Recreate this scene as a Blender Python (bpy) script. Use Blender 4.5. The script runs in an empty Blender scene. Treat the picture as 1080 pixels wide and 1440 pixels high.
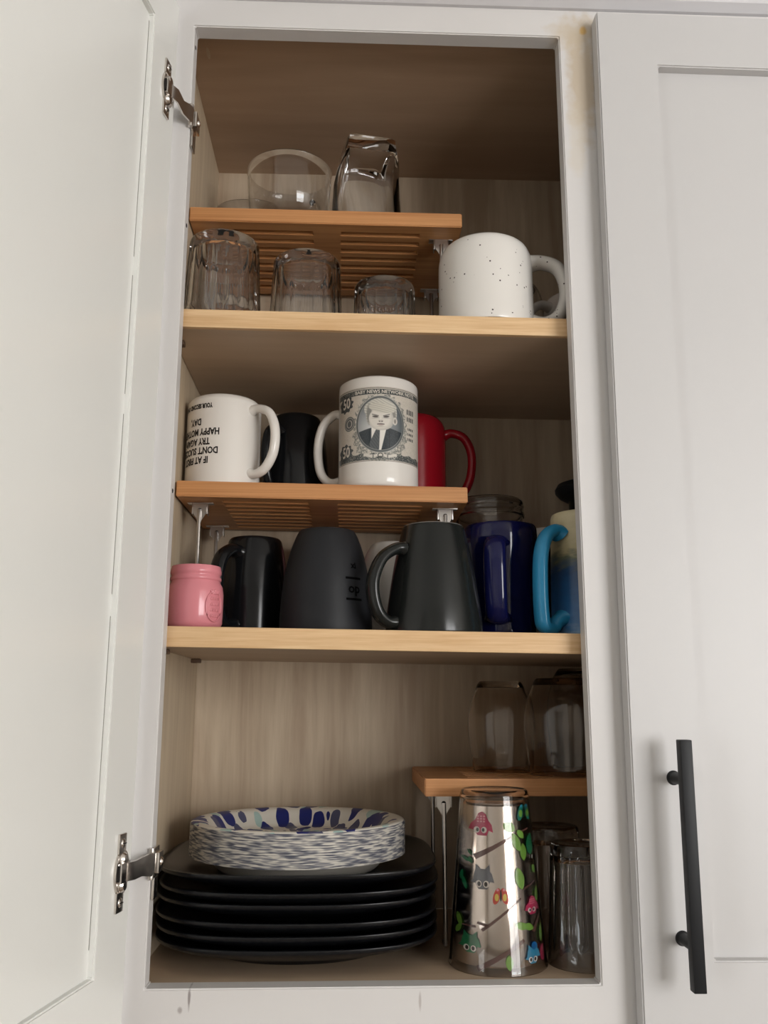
import bpy, bmesh, math, random
from mathutils import Vector, Matrix
import numpy as np
random.seed(7)
S = bpy.context.scene
C = S.collection
PI = math.pi
def R(a): return math.radians(a)

# ------------------------------------------------------------------ camera
def look(pitch, yaw, roll):
    cp, sp = math.cos(pitch), math.sin(pitch); cy, sy = math.cos(yaw), math.sin(yaw)
    F = Vector((sy*cp, cy*cp, sp)); Rr = Vector((cy, -sy, 0)); U = Rr.cross(F)
    cr, sr = math.cos(roll), math.sin(roll)
    R2 = cr*Rr + sr*U; U2 = -sr*Rr + cr*U
    return Matrix((R2, U2, -F)).transposed()
cam = bpy.data.cameras.new('camera'); co = bpy.data.objects.new('camera', cam); C.objects.link(co)
M4 = look(.210527, .0391426, .00151651).to_4x4(); M4.translation = Vector((.1655, -.8141, .23073))
co.matrix_world = M4
cam.sensor_fit = 'HORIZONTAL'; cam.sensor_width = 36; cam.lens = 1262.4/1080*36
cam.clip_start = .02; cam.clip_end = 60
S.camera = co

# ------------------------------------------------------------------ world, light, exposure
w = bpy.data.worlds.new('world'); S.world = w; w.use_nodes = True
w.node_tree.nodes['Background'].inputs[0].default_value = (.75, .85, 1, 1)
w.node_tree.nodes['Background'].inputs[1].default_value = .5
def area(name, loc, rot, sx, sy, power, col):
    l = bpy.data.lights.new(name, 'AREA'); l.shape = 'RECTANGLE'; l.size = sx; l.size_y = sy
    l.energy = power; l.color = col
    o = bpy.data.objects.new(name, l); o.location = loc; o.rotation_euler = rot; C.objects.link(o); return o
RX0, RX1, RY0, RY1, RZ0, RZ1 = -1.7, 3.3, -2.9, .31, -1.42, 1.16     # room
WX0, WX1, WZ0, WZ1 = 1.45, 3.15, -.30, 1.02                               # window in the wall opposite
area('window_light', ((WX0+WX1)/2, RY0-.02, (WZ0+WZ1)/2), (R(90), 0, 0), WX1-WX0, WZ1-WZ0, 98, (1, .99, .98))
area('window_light', (RX0-.02, -1.75, .1), (0, R(-90), 0), 1.1, .9, 20, (.95, .98, 1))
S.view_settings.view_transform = 'Standard'; S.view_settings.look = 'None'
S.view_settings.gamma = 1; S.view_settings.use_curve_mapping = False
S.view_settings.exposure = -0.15

# ------------------------------------------------------------------ materials
def lin(c):
    o = []
    for v in c[:3]:
        v = v/255; o.append(v/12.92 if v <= .04045 else ((v+.055)/1.055)**2.4)
    return (*o, 1)
def mat(name, col, rough=.5, metal=0, trans=0, ior=1.45, coat=0, spec=.5):
    m = bpy.data.materials.new(name); m.use_nodes = True
    b = m.node_tree.nodes['Principled BSDF']
    b.inputs['Base Color'].default_value = lin(col); b.inputs['Roughness'].default_value = rough
    b.inputs['Metallic'].default_value = metal; b.inputs['Transmission Weight'].default_value = trans
    b.inputs['IOR'].default_value = ior; b.inputs['Coat Weight'].default_value = coat
    b.inputs['Specular IOR Level'].default_value = spec
    return m
class NT:
    def __init__(s, m): s.m = m; s.t = m.node_tree; s.b = s.t.nodes['Principled BSDF']
    def n(s, typ, **kw):
        n = s.t.nodes.new(typ)
        for k, v in kw.items():
            if k.startswith('i_'):
                k = k[2:]; k = int(k) if k.isdigit() else k.replace('_', ' ')
                if hasattr(v, 'is_linked'): s.t.links.new(v, n.inputs[k])
                else: n.inputs[k].default_value = v
            else: setattr(n, k, v)
        return n
    def l(s, a, b): s.t.links.new(a, b)
    def math(s, op, a, b=0.0, c=None):
        kw = dict(operation=op, i_0=a, i_1=b)
        if c is not None: kw['i_2'] = c
        return s.n('ShaderNodeMath', **kw).outputs[0]
    def mix(s, f, a, b):
        n = s.t.nodes.new('ShaderNodeMix'); n.data_type = 'RGBA'
        for i, v in ((0, f), (6, a), (7, b)):
            if hasattr(v, 'is_linked'): s.l(v, n.inputs[i])
            else: n.inputs[i].default_value = v
        return n.outputs[2]
    def ramp(s, f, stops):
        n = s.t.nodes.new('ShaderNodeValToRGB'); s.l(f, n.inputs[0]); e = n.color_ramp.elements
        while len(e) < len(stops): e.new(.5)
        for q, (p, c) in zip(e, stops): q.position = p; q.color = c
        return n
def wood(name, c1, c2, rough, scale=(1, 1, 1), fine=.5, coat=0):
    """grain that runs along the axis with the small scale"""
    m = mat(name, c1, rough, coat=coat); N = NT(m)
    tc = N.n('ShaderNodeTexCoord').outputs['Object']
    mp = N.n('ShaderNodeMapping', i_Vector=tc, i_Scale=scale).outputs[0]
    a = N.n('ShaderNodeTexNoise', i_Vector=mp, i_Scale=1.0, i_Detail=6.0, i_Roughness=.6, i_Distortion=.6).outputs[0]
    mp2 = N.n('ShaderNodeMapping', i_Vector=tc, i_Scale=tuple(v*5 for v in scale)).outputs[0]
    b = N.n('ShaderNodeTexNoise', i_Vector=mp2, i_Scale=1.0, i_Detail=3.0).outputs[0]
    f = N.math('ADD', N.math('MULTIPLY', a, 1-fine), N.math('MULTIPLY', b, fine))
    r = N.ramp(f, [(.38, lin(c1)), (.62, lin(c2))])
    N.l(r.outputs[0], N.b.inputs['Base Color'])
    bp = N.n('ShaderNodeBump', i_Strength=.06, i_Distance=.001, i_Height=b)
    N.l(bp.outputs[0], N.b.inputs['Normal'])
    return m
def speck(m, base, dot, scale, thr, bump=0):
    N = NT(m); tc = N.n('ShaderNodeTexCoord').outputs['Object']
    v = N.n('ShaderNodeTexVoronoi', i_Vector=tc, i_Scale=scale).outputs
    f = N.math('LESS_THAN', v['Distance'], thr)
    nz = N.n('ShaderNodeTexNoise', i_Vector=tc, i_Scale=scale*.35).outputs[0]
    f = N.math('MULTIPLY', f, N.math('GREATER_THAN', nz, .555))
    N.l(N.mix(f, lin(base), lin(dot)), N.b.inputs['Base Color']); return m
def paint(name, col, rough, stains=()):
    """brushed cabinet paint; stains = (x, z, rx, rz, colour, strength) worn patches on the front face"""
    m = mat(name, col, rough); N = NT(m)
    tc = N.n('ShaderNodeTexCoord').outputs['Object']
    nz = N.n('ShaderNodeTexNoise', i_Vector=tc, i_Scale=9.0, i_Detail=4.0).outputs[0]
    cur = N.mix(N.math('MULTIPLY', nz, .25), lin(col), lin(tuple(v*.95 for v in col)))
    sp = N.n('ShaderNodeSeparateXYZ', i_Vector=tc).outputs
    ng = N.n('ShaderNodeTexNoise', i_Vector=tc, i_Scale=55.0, i_Detail=3.0).outputs[0]
    for (x, z, rx, rz, c, st) in stains:
        dx = N.math('MULTIPLY', N.math('SUBTRACT', sp[0], x), 1/rx); dz = N.math('MULTIPLY', N.math('SUBTRACT', sp[2], z), 1/rz)
        d = N.math('SQRT', N.math('ADD', N.math('MULTIPLY', dx, dx), N.math('MULTIPLY', dz, dz)))
        d = N.math('ADD', d, N.math('MULTIPLY', N.math('SUBTRACT', ng, .5), 1.6))
        f = N.n('ShaderNodeMapRange', i_0=d, i_1=1.15, i_2=.55, i_3=0.0, i_4=st).outputs[0]
        cur = N.mix(f, cur, lin(c))
    N.l(cur, N.b.inputs['Base Color'])
    bn = N.n('ShaderNodeTexNoise', i_Vector=tc, i_Scale=160.0, i_Detail=2.0).outputs[0]
    bp = N.n('ShaderNodeBump', i_Strength=.05, i_Distance=.0006, i_Height=bn); N.l(bp.outputs[0], N.b.inputs['Normal'])
    return m
WHITE = (216, 213, 211)
M_frame = paint('white_cabinet_paint', WHITE, .42, [
    (.403, .865, .016, .075, (194, 176, 150), .8), (.404, .925, .035, .022, (200, 184, 160), .7),
    (.4075, .9285, .0045, .0055, (205, 165, 95), .9), (.396, .80, .010, .05, (212, 202, 186), .5),
    (.037, -.008, .0012, .009, (130, 120, 118), .8), (.03, -.016, .0022, .003, (150, 140, 138), .7),
    (.228, -.012, .0012, .008, (165, 155, 150), .6), (.413, -.03, .003, .006, (140, 130, 128), .7)])
M_door_lit = paint('white_door_paint_lit', (233, 233, 229), .3)  # door white raised: the open door's stronger light is put into the colour
M_door_shaded = paint('white_door_paint_shaded', (200, 198, 197), .4, [  # same door white, darkened in colour for the closed door's shade; scuffs are marks
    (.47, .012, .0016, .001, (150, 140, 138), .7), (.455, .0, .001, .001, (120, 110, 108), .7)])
M_ply = wood('maple_veneer', (200, 182, 156), (182, 162, 136), .5, (22, 22, 2.2), .35)
M_plyx = wood('maple_veneer_across', (190, 167, 142), (177, 154, 129), .5, (1.6, 14, 14), .25)
M_edge = wood('maple_edge_strip', (230, 196, 152), (212, 172, 126), .42, (5, 60, 120), .4)
M_bam = wood('bamboo', (206, 150, 98), (178, 120, 72), .45, (2, 60, 160), .35)
M_metal = mat('zinc_plated_steel', (196, 192, 188), .28, 1)
M_nickel = mat('nickel_plated_steel', (214, 208, 202), .24, 1)
M_dark = mat('dark_hole', (28, 24, 22), .7)
M_blackm = mat('matte_black_metal', (22, 23, 25), .45, spec=.3)
M_glass = mat('clear_glass', (250, 250, 250), .0, trans=1, ior=1.47)
M_glassb = mat('smoky_clear_glass', (244, 238, 232), .0, trans=1, ior=1.45)
M_white = mat('white_glazed_ceramic', (226, 221, 214), .12)
M_whiteb = mat('white_stoneware', (218, 212, 206), .2)
M_speckled = speck(mat('speckled_white_ceramic', (226, 222, 216), .16), (226, 222, 216), (84, 76, 74), 190, .17)
M_blackg = mat('black_glazed_ceramic', (18, 19, 21), .16, spec=.4)
M_blackd = mat('dark_grey_glazed_ceramic', (30, 32, 31), .18, spec=.4)
M_blackr = mat('black_satin_ceramic', (33, 34, 37), .5, spec=.3)
M_red = mat('red_glazed_ceramic', (150, 18, 32), .2)
M_pink = mat('pink_glazed_ceramic', (212, 132, 140), .15)
M_pinkb = mat('dull_pink_ceramic', (170, 105, 105), .3)
M_navy = mat('navy_glazed_ceramic', (17, 20, 66), .07)
M_plate = mat('black_stoneware', (18, 19, 22), .28, spec=.4)
M_ink = mat('black_print', (24, 22, 22), .4)
M_inkd = mat('deep_black_print', (3, 3, 4), .85, spec=.1)
M_rim = mat('grey_glazed_rim', (120, 118, 114), .3)

# ------------------------------------------------------------------ mesh helpers
def finish(name, me, m, parent=None, smooth=35):
    me.name = name
    if isinstance(m, (list, tuple)):
        for q in m: me.materials.append(q)
    elif m: me.materials.append(m)
    if smooth:
        me.shade_smooth(); me.set_sharp_from_angle(angle=R(smooth))
    o = bpy.data.objects.new(name, me); C.objects.link(o)
    if parent: o.parent = parent
    return o
def from_bm(name, bm, m, parent=None, smooth=35):
    bmesh.ops.recalc_face_normals(bm, faces=bm.faces[:])
    me = bpy.data.meshes.new(name); bm.to_mesh(me); bm.free(); return finish(name, me, m, parent, smooth)
def box(bm, x0, x1, y0, y1, z0, z1, bev=0, mi=0, mtx=None):
    t = bmesh.new()
    vs = [t.verts.new((x, y, z)) for x in (x0, x1) for y in (y0, y1) for z in (z0, z1)]
    for f in ((0, 1, 3, 2), (4, 6, 7, 5), (0, 4, 5, 1), (2, 3, 7, 6), (0, 2, 6, 4), (1, 5, 7, 3)):
        t.faces.new([vs[i] for i in f])
    if bev: bmesh.ops.bevel(t, geom=t.edges[:], offset=bev, segments=2, affect='EDGES', profile=.6)
    if mtx: t.transform(mtx)
    for f in t.faces: f.material_index = mi
    me = bpy.data.meshes.new('t'); t.to_mesh(me); t.free(); bm.from_mesh(me); bpy.data.meshes.remove(me)
def boxo(name, dims, m, parent=None, bev=.0012):
    bm = bmesh.new(); box(bm, *dims, bev=bev); return from_bm(name, bm, m, parent)
def rings(bm, rs, close=False, cap0=False, cap1=False, mi=0):
    V = [[bm.verts.new(p) for p in r] for r in rs]; n = len(V[0]); k = len(V)
    for i in range(k if close else k-1):
        a, b = V[i], V[(i+1) % k]
        for j in range(n):
            f = bm.faces.new((a[j], a[(j+1) % n], b[(j+1) % n], b[j])); f.material_index = mi
    if cap0: bm.faces.new(V[0][::-1]).material_index = mi
    if cap1: bm.faces.new(V[-1]).material_index = mi
def smooth_prof(pts, k=4):
    """Catmull-Rom through the points"""
    o = []; P = [pts[0]] + list(pts) + [pts[-1]]
    for i in range(1, len(P)-2):
        p0, p1, p2, p3 = P[i-1:i+3]
        for t in range(k):
            t /= k; o.append(tuple(.5*((2*b)+(c-a)*t+(2*a-5*b+4*c-d)*t*t+(-a+3*b-3*c+d)*t**3) for a, b, c, d in zip(p0, p1, p2, p3)))
    o.append(tuple(pts[-1])); return o
def lathe(bm, prof, seg=64, mod=None, mi=0, close=False):
    """prof: (r, z) list; r = 0 at an end closes it; mod(i, angle, r, z) -> r"""
    rs = []; c0 = prof[0][0] < 1e-6; c1 = prof[-1][0] < 1e-6
    body = [p for p in prof if p[0] >= 1e-6]
    for i, (r, z) in enumerate(body):
        rs.append([((mod(i, 2*PI*j/seg, r, z) if mod else r)*math.cos(2*PI*j/seg), (mod(i, 2*PI*j/seg, r, z) if mod else r)*math.sin(2*PI*j/seg), z) for j in range(seg)])
    V = [[bm.verts.new(p) for p in r] for r in rs]; k = len(V)
    for i in range(k if close else k-1):
        a, b = V[i], V[(i+1) % k]
        for j in range(seg):
            bm.faces.new((a[j], a[(j+1) % seg], b[(j+1) % seg], b[j])).material_index = mi
    for end, has, z in ((0, c0, prof[0][1]), (-1, c1, prof[-1][1])):
        if has:
            v = bm.verts.new((0, 0, z))
            for j in range(seg): bm.faces.new((V[end][j], V[end][(j+1) % seg], v)).material_index = mi
def tube(bm, pts, a, b=None, nrm=None, seg=12, mi=0, cap=True, scale=None):
    """swept ellipse: half size a along the fixed binormal nrm (or any), b in the plane of the path"""
    b = b or a; pts = [Vector(p) for p in pts]; rs = []
    for i, p in enumerate(pts):
        t = (pts[min(i+1, len(pts)-1)]-pts[max(i-1, 0)]).normalized()
        n = Vector(nrm) if nrm else (Vector((0, 0, 1)).cross(t) if abs(t.z) < .9 else Vector((1, 0, 0)))
        n = (n - t*n.dot(t)).normalized(); q = t.cross(n); s = scale[i] if scale else 1
        rs.append([tuple(p + n*a*s*math.cos(2*PI*j/seg) + q*b*s*math.sin(2*PI*j/seg)) for j in range(seg)])
    rings(bm, rs, cap0=cap, cap1=cap, mi=mi)
def tag(o, label, cat, group=None):
    o['label'] = label; o['category'] = cat
    if group: o['group'] = group
    return o
def thing(name, loc, label, cat, group=None, rz=0):
    o = bpy.data.objects.new(name, None); o.location = loc; o.rotation_euler = (0, 0, rz); o.empty_display_size = .02
    C.objects.link(o); return tag(o, label, cat, group)
def struct(o): o['kind'] = 'structure'; return o

# ------------------------------------------------------------------ the room
M_wall = mat('warm_wall_paint', (226, 223, 217), .8); M_ceil = mat('white_ceiling_paint', (228, 226, 222), .85)
M_floor = wood('floor_wood', (132, 114, 96), (112, 96, 80), .4, (3, 30, 3), .4)
def slab(name, d, m): return struct(boxo(name, d, m, bev=0))
T = .08
slab('floor', (RX0-T, RX1+T, RY0-T, RY1+T, RZ0-T, RZ0), M_floor)
slab('ceiling', (RX0-T, RX1+T, RY0-T, RY1+T, RZ1, RZ1+T), M_ceil)
slab('wall_back', (RX0-T, RX1+T, RY1, RY1+T, RZ0, RZ1), M_wall)
slab('wall_right', (RX1, RX1+T, RY0, RY1, RZ0, RZ1), M_wall)
bm = bmesh.new()                                            # left wall with a small window
for d in ((RY0, -2.2, RZ0, RZ1), (-1.3, RY1, RZ0, RZ1), (-2.2, -1.3, RZ0, -.45), (-2.2, -1.3, .65, RZ1)):
    box(bm, RX0-T, RX0, d[0], d[1], d[2], d[3])
struct(from_bm('wall_left', bm, M_wall))
bm = bmesh.new()                                            # wall opposite the cabinet, with the large window
for d in ((RX0, WX0, RZ0, RZ1), (WX1, RX1, RZ0, RZ1), (WX0, WX1, RZ0, WZ0), (WX0, WX1, WZ1, RZ1)):
    box(bm, d[0], d[1], RY0-T, RY0, d[2], d[3])
struct(from_bm('wall_front', bm, M_wall))
bm = bmesh.new(); fr = .035
for d in ((WX0, WX0+fr, WZ0, WZ1), (WX1-fr, WX1, WZ0, WZ1), (WX0, WX1, WZ0, WZ0+fr), (WX0, WX1, WZ1-fr, WZ1), ((WX0+WX1)/2-.02, (WX0+WX1)/2+.02, WZ0, WZ1)):
    box(bm, d[0], d[1], RY0-.01, RY0+.02, d[2], d[3], bev=.003)
struct(from_bm('window_1', bm, M_ceil))
bm = bmesh.new()
for d in ((-2.2, -2.165, -.45, .65), (-1.335, -1.3, -.45, .65), (-2.2, -1.3, -.45, -.415), (-2.2, -1.3, .615, .65)):
    box(bm, RX0-.01, RX0+.02, d[0], d[1], d[2], d[3], bev=.003)
struct(from_bm('window_2', bm, M_ceil))
# crown moulding over the cabinets
bm = bmesh.new()
prof = [(.02, .9518), (-.004, .9518), (-.012, .958), (-.016, .966), (-.032, .984), (-.052, .998), (-.06, 1.004), (-.06, 1.02), (.02, 1.02)]
a = [bm.verts.new((-.06, y, z)) for y, z in prof]; b = [bm.verts.new((.9, y, z)) for y, z in prof]
for i in range(len(prof)): bm.faces.new((a[i], a[(i+1) % len(prof)], b[(i+1) % len(prof)], b[i]))
bm.faces.new(a); bm.faces.new(b[::-1])
struct(from_bm('trim_1', bm, paint('moulding_paint', (206, 204, 206), .5), smooth=20))
box0 = boxo('trim_2', (-.06, .9, .02, .309, .968, 1.159), M_wall, bev=0); struct(box0)

# ------------------------------------------------------------------ the cabinet
W_, H_ = .381, .9194
XL, XR, YB, ZC = -.0165, .826, .291, .9360                 # interior
cab = thing('wall_cabinet', (0, 0, -.05), 'white painted kitchen wall cabinet, left door open on maple shelves, right door closed', 'cabinet')
def P(o): o.parent = cab; o.location = Vector(o.location) + Vector((0, 0, .05)); return o
# face frame: two openings, cut as one sheet with depth
def sheet(xs, zs, holes, y0, y1, m, name, bev=.0012):
    bm = bmesh.new(); V = {}
    def v(i, j, k):
        if (i, j, k) not in V: V[i, j, k] = bm.verts.new((xs[i], (y0, y1)[k], zs[j]))
        return V[i, j, k]
    solid = lambda i, j: 0 <= i < len(xs)-1 and 0 <= j < len(zs)-1 and (i, j) not in holes
    for i in range(len(xs)-1):
        for j in range(len(zs)-1):
            if not solid(i, j): continue
            bm.faces.new((v(i, j, 0), v(i+1, j, 0), v(i+1, j+1, 0), v(i, j+1, 0)))
            bm.faces.new((v(i, j, 1), v(i, j+1, 1), v(i+1, j+1, 1), v(i+1, j, 1)))
            for (di, dj, e) in ((-1, 0, ((i, j), (i, j+1))), (1, 0, ((i+1, j), (i+1, j+1))), (0, -1, ((i, j), (i+1, j))), (0, 1, ((i, j+1), (i+1, j+1)))):
                if not solid(i+di, j+dj):
                    (a1, b1), (a2, b2) = e; bm.faces.new((v(a1, b1, 0), v(a2, b2, 0), v(a2, b2, 1), v(a1, b1, 1)))
    bmesh.ops.recalc_face_normals(bm, faces=bm.faces[:])
    if bev:
        es = [e for e in bm.edges if len(e.link_faces) == 2 and e.calc_face_angle() > 1]
        bmesh.ops.bevel(bm, geom=es, offset=bev, segments=2, affect='EDGES')
    return from_bm(name, bm, m)
frame = sheet([-.038, 0, W_, .43, .811, .85], [-.06, 0, H_, .9530], {(1, 1), (3, 1)}, 0, .019, M_frame, 'face_frame')
P(frame)
def hole(x, y, z, ax):
    bm = bmesh.new(); lathe(bm, [(0, .0004), (.0014, .0004), (.0022, .0001), (.0022, -.001), (0, -.001)], 12)
    o = from_bm('screw_hole', bm, M_dark, None)
    o.rotation_euler = (0, R(90), 0); o.location = (x, y, z+.05); o.parent = cab; o['label'] = 'small dark screw hole in the frame edge'
for y, z in ((.008, .9), (.009, .697), (.009, .425)): hole(.0002, y, z, 0)
P(boxo('side_panel', (XL-.012, XL, .019, YB+.006, -.05, .952), M_ply, bev=0))
P(boxo('side_panel', (XR, XR+.012, .019, YB+.006, -.05, .952), M_ply, bev=0))
back = wood('maple_veneer_back', (204, 186, 162), (172, 151, 128), .5, (24, 24, 1.8), .3)
P(boxo('back_panel', (XL, XR, YB, YB+.006, 0, .952), back, bev=0))
P(boxo('bottom_panel', (XL, XR, .019, YB, -.016, -.0004), M_plyx, bev=0))
top = boxo('top_panel', (XL, XR, .019, YB, ZC, ZC+.014), wood('maple_veneer_top', (182, 154, 128), (168, 141, 116), .5, (1.6, 14, 14), .25), bev=0); P(top)
sc = bmesh.new(); lathe(sc, [(0, -.0002), (.0035, -.0001), (.0035, .0002), (0, .0002)], 16)
o = from_bm('paint_smear', sc, mat('old_paint_smear', (185, 165, 140), .6)); o.scale = (.55, 2.6, 1); o.location = (.004, .06, ZC-.0003)
o['label'] = 'pale paint smear on the cabinet ceiling'; P(o)
def shelf(zt, k, n):
    th = .0187; xm = .1905
    def tilt(dims, m, name, par=None, bev=.0008):
        bm = bmesh.new(); box(bm, *dims, bev=bev)
        for v in bm.verts: v.co.z += k*(v.co.x-xm)
        return from_bm(name, bm, m, par)
    s = tilt((XL+.0005, XR-.0005, .0283, YB-.0005, zt-th, zt), M_plyx, 'shelf', None, 0); P(s)
    tilt((XL+.0005, XR-.0005, .0223, .0283, zt-th, zt+.0003), M_edge, 'edge_strip', s)
    for y in (.06, .25):
        bm = bmesh.new(); box(bm, XL, XL+.011, y-.005, y+.005, zt-th+k*(XL-xm)-.005, zt-th+k*(XL-xm)-.0002, bev=.001)
        o = from_bm('shelf_pin', bm, mat('brown_plastic', (88, 66, 50), .5), s)
Z1 = lambda x: .6122 - .0082*(x-.1905)
Z2 = lambda x: .2977 - .0137*(x-.1905)
shelf(.6121, -.0082, 1); shelf(.2976, -.0137, 2)

# doors -------------------------------------------------------------
def shaker(width, z0, z1, st, th, rec_in, rec_out, m, name, br=None):
    """door in local x (0..width) and z, front face at y = 0, back at y = th; panel recessed on both faces"""
    d = sheet([0, st, width-st, width], [z0, z0+(br or st), z1-st, z1], {(1, 1)}, 0, th, m, name, bev=.0013)
    p = boxo('door_panel', (st-.004, width-st+.004, rec_out, th-rec_in, z0+(br or st)-.004, z1-st+.004), m, d, bev=0)
    return d
def hinge(parent, zc, flip, arm_to, loc_edge):
    """nickel cup hinge, in door space: inner face at y = th, hinge edge at x = 0"""
    th = .019; bm = bmesh.new(); x = .0225
    # mounting wings on the inner face with a screw each, stepped in the middle
    for s in (-1, 1):
        z0, z1 = sorted((zc+s*.0145, zc+s*.030)); box(bm, x-.0065, x+.0065, th, th+.0022, z0, z1, bev=.0009)
        t = bmesh.new(); lathe(t, [(0, .0016), (.0022, .0013), (.0036, .0004), (.0038, 0)], 16)
        t.transform(Matrix.Translation((x, th+.0021, zc+s*.0225)) @ Matrix.Rotation(R(-90), 4, 'X')); t2 = bpy.data.meshes.new('t'); t.to_mesh(t2); t.free(); bm.from_mesh(t2)
        box(bm, x-.0026, x+.0026, th+.0036, th+.0039, zc+s*.0225-.0004, zc+s*.0225+.0004, mi=1)
        t = bmesh.new(); lathe(t, [(0, .0042), (.004, .0034), (.006, .001), (.0062, 0)], 20)   # domed cup shoulders
        t.transform(Matrix.Translation((x-.003, th+.001, zc+s*.0098)) @ Matrix.Rotation(R(-90), 4, 'X')); t.to_mesh(t2); t.free(); bm.from_mesh(t2); bpy.data.meshes.remove(t2)
    t = bmesh.new(); lathe(t, [(0, .0008), (.0155, .0008), (.0172, .0022), (.0178, .0004), (.0178, 0)], 40)
    t.transform(Matrix.Translation((x-.002, th, zc)) @ Matrix.Rotation(R(-90), 4, 'X') @ Matrix.Diagonal((.72, 1, 1, 1)))
    t2 = bpy.data.meshes.new('t'); t.to_mesh(t2); t.free(); bm.from_mesh(t2); bpy.data.meshes.remove(t2)
    box(bm, x-.010, x+.006, th+.0012, th+.0050, zc-.0078, zc+.0078, bev=.0014)
    box(bm, x+.0035, x+.0075, th+.0012, th+.0035, zc-.006, zc+.006, mi=1)
    return bm, x, th, zc
door_z0, door_z1 = -.0282, .9236
TH = R(100.4546)
# left door: opened about 100 degrees; its inner face edge passes (-.0122, -.02)
D = Vector((math.cos(TH), -math.sin(TH), 0)); Nn = Vector((math.sin(TH), math.cos(TH), 0))
left = shaker(.402, door_z0, door_z1, .057, .019, .0053, .006, M_door_lit, 'door')
m3 = Matrix((D, Nn, Vector((0, 0, 1)))).transposed().to_4x4()     # local x -> D, local y -> inner normal
org = Vector((-.0122, -.02, 0)) - Nn*.019
LD = Matrix.Translation(org) @ m3
left.matrix_world = LD; loc, rot_, _ = LD.decompose()
left.location = loc + Vector((0, 0, .05)); left.rotation_mode = 'QUATERNION'; left.rotation_quaternion = rot_; left.parent = cab
LDi = LD.inverted()
bm = bmesh.new(); zc0 = door_z0+.057                       # hairline crack where the panel meets the stile
for z0, z1 in ((zc0+.02, .30), (.318, .472), (.49, .60), (.618, .86)): box(bm, .0571, .0577, .0134, .0139, z0, z1)
from_bm('paint_crack', bm, mat('crack_grey', (120, 116, 108), .8), left)
for zc in (.8125, .0980):
    bm, x, th, zc = hinge(left, zc, 1, None, None)
    # arm: bent strap from the cup round to the edge of the frame opening
    def wpt(X, Y, Z): return LDi @ Vector((X, Y, Z))
    p0 = Vector((x-.004, th+.0045, zc)); p1 = Vector((x-.012, th+.0075, zc))
    p2 = wpt(-.0045, -.0150, zc); p3 = wpt(-.0005, -.0085, zc); p4 = wpt(.0030, -.0020, zc)
    path = [p0, p1, p2, p3, p4]; hw = [.0070, .0072, .0074, .0088, .0100]
    t = .0009; rs = []
    for i, p in enumerate(path):
        tg = (path[min(i+1, 4)]-path[max(i-1, 0)]).normalized(); nn = tg.cross(Vector((0, 0, 1))).normalized()
        rs.append([tuple(p+Vector((0, 0, a*hw[i]))+nn*b*t) for a, b in ((-1, -1), (1, -1), (1, 1), (-1, 1))])
    rings(bm, rs, cap0=True, cap1=True)
    # clip on the frame edge: plate wrapping the stile with rolled ears and a screw head
    B = LDi
    box(bm, .0006, .0028, -.0030, .0200, zc-.0125, zc+.0125, bev=.0008, mtx=B)
    box(bm, .0028, .0065, .0020, .0200, zc-.0085, zc+.0085, bev=.001, mtx=B)
    for s in (-1, 1):
        t = bmesh.new(); lathe(t, [(0, -.0022), (.0024, -.0022), (.0026, 0), (.0024, .0022), (0, .0022)], 14)
        t.transform(B @ Matrix.Translation((.0010, -.0028, zc+s*.0103))); t2 = bpy.data.meshes.new('t'); t.to_mesh(t2); t.free(); bm.from_mesh(t2); bpy.data.meshes.remove(t2)
    t = bmesh.new(); lathe(t, [(0, .0022), (.002, .002), (.0036, .0006), (.0038, 0)], 16)
    t.transform(B @ Matrix.Translation((.0065, .011, zc)) @ Matrix.Rotation(R(90), 4, 'Y')); t2 = bpy.data.meshes.new('t'); t.to_mesh(t2); t.free(); bm.from_mesh(t2); bpy.data.meshes.remove(t2)
    # long tongue of the frame plate, reaching down the inner side of the stile
    box(bm, .0006, .0030, .0030, .0185, zc-.030, zc-.012, bev=.0008, mtx=B)
    h = from_bm('hinge', bm, [M_nickel, M_dark], left)
# right door: closed, hangs a touch askew
right = shaker(.412, -.0391, .9346, .0622, .019, .0053, .0105, M_door_shaded, 'door', br=.0622)
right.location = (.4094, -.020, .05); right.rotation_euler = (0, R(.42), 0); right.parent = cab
# the handle on the right door: square bar on two posts
hb = bmesh.new()
def hm(): return Matrix.Translation((.0335, 0, .105))
box(hb, .0310, .0412, -.0345, -.0245, .0078, .2020, bev=.0009)
for z in (.0405, .1690):
    t = bmesh.new(); lathe(t, [(.0062, 0), (.0050, .0016), (.0046, .004), (.0046, .026), (0, .026)], 24)
    t.transform(Matrix.Translation((.0361, 0, z)) @ Matrix.Rotation(R(90), 4, 'X')); t2 = bpy.data.meshes.new('t'); t.to_mesh(t2); t.free(); hb.from_mesh(t2); bpy.data.meshes.remove(t2)
handle_o = from_bm('handle', hb, M_blackm, right); handle_o['label'] = 'matte black square bar handle'

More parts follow.
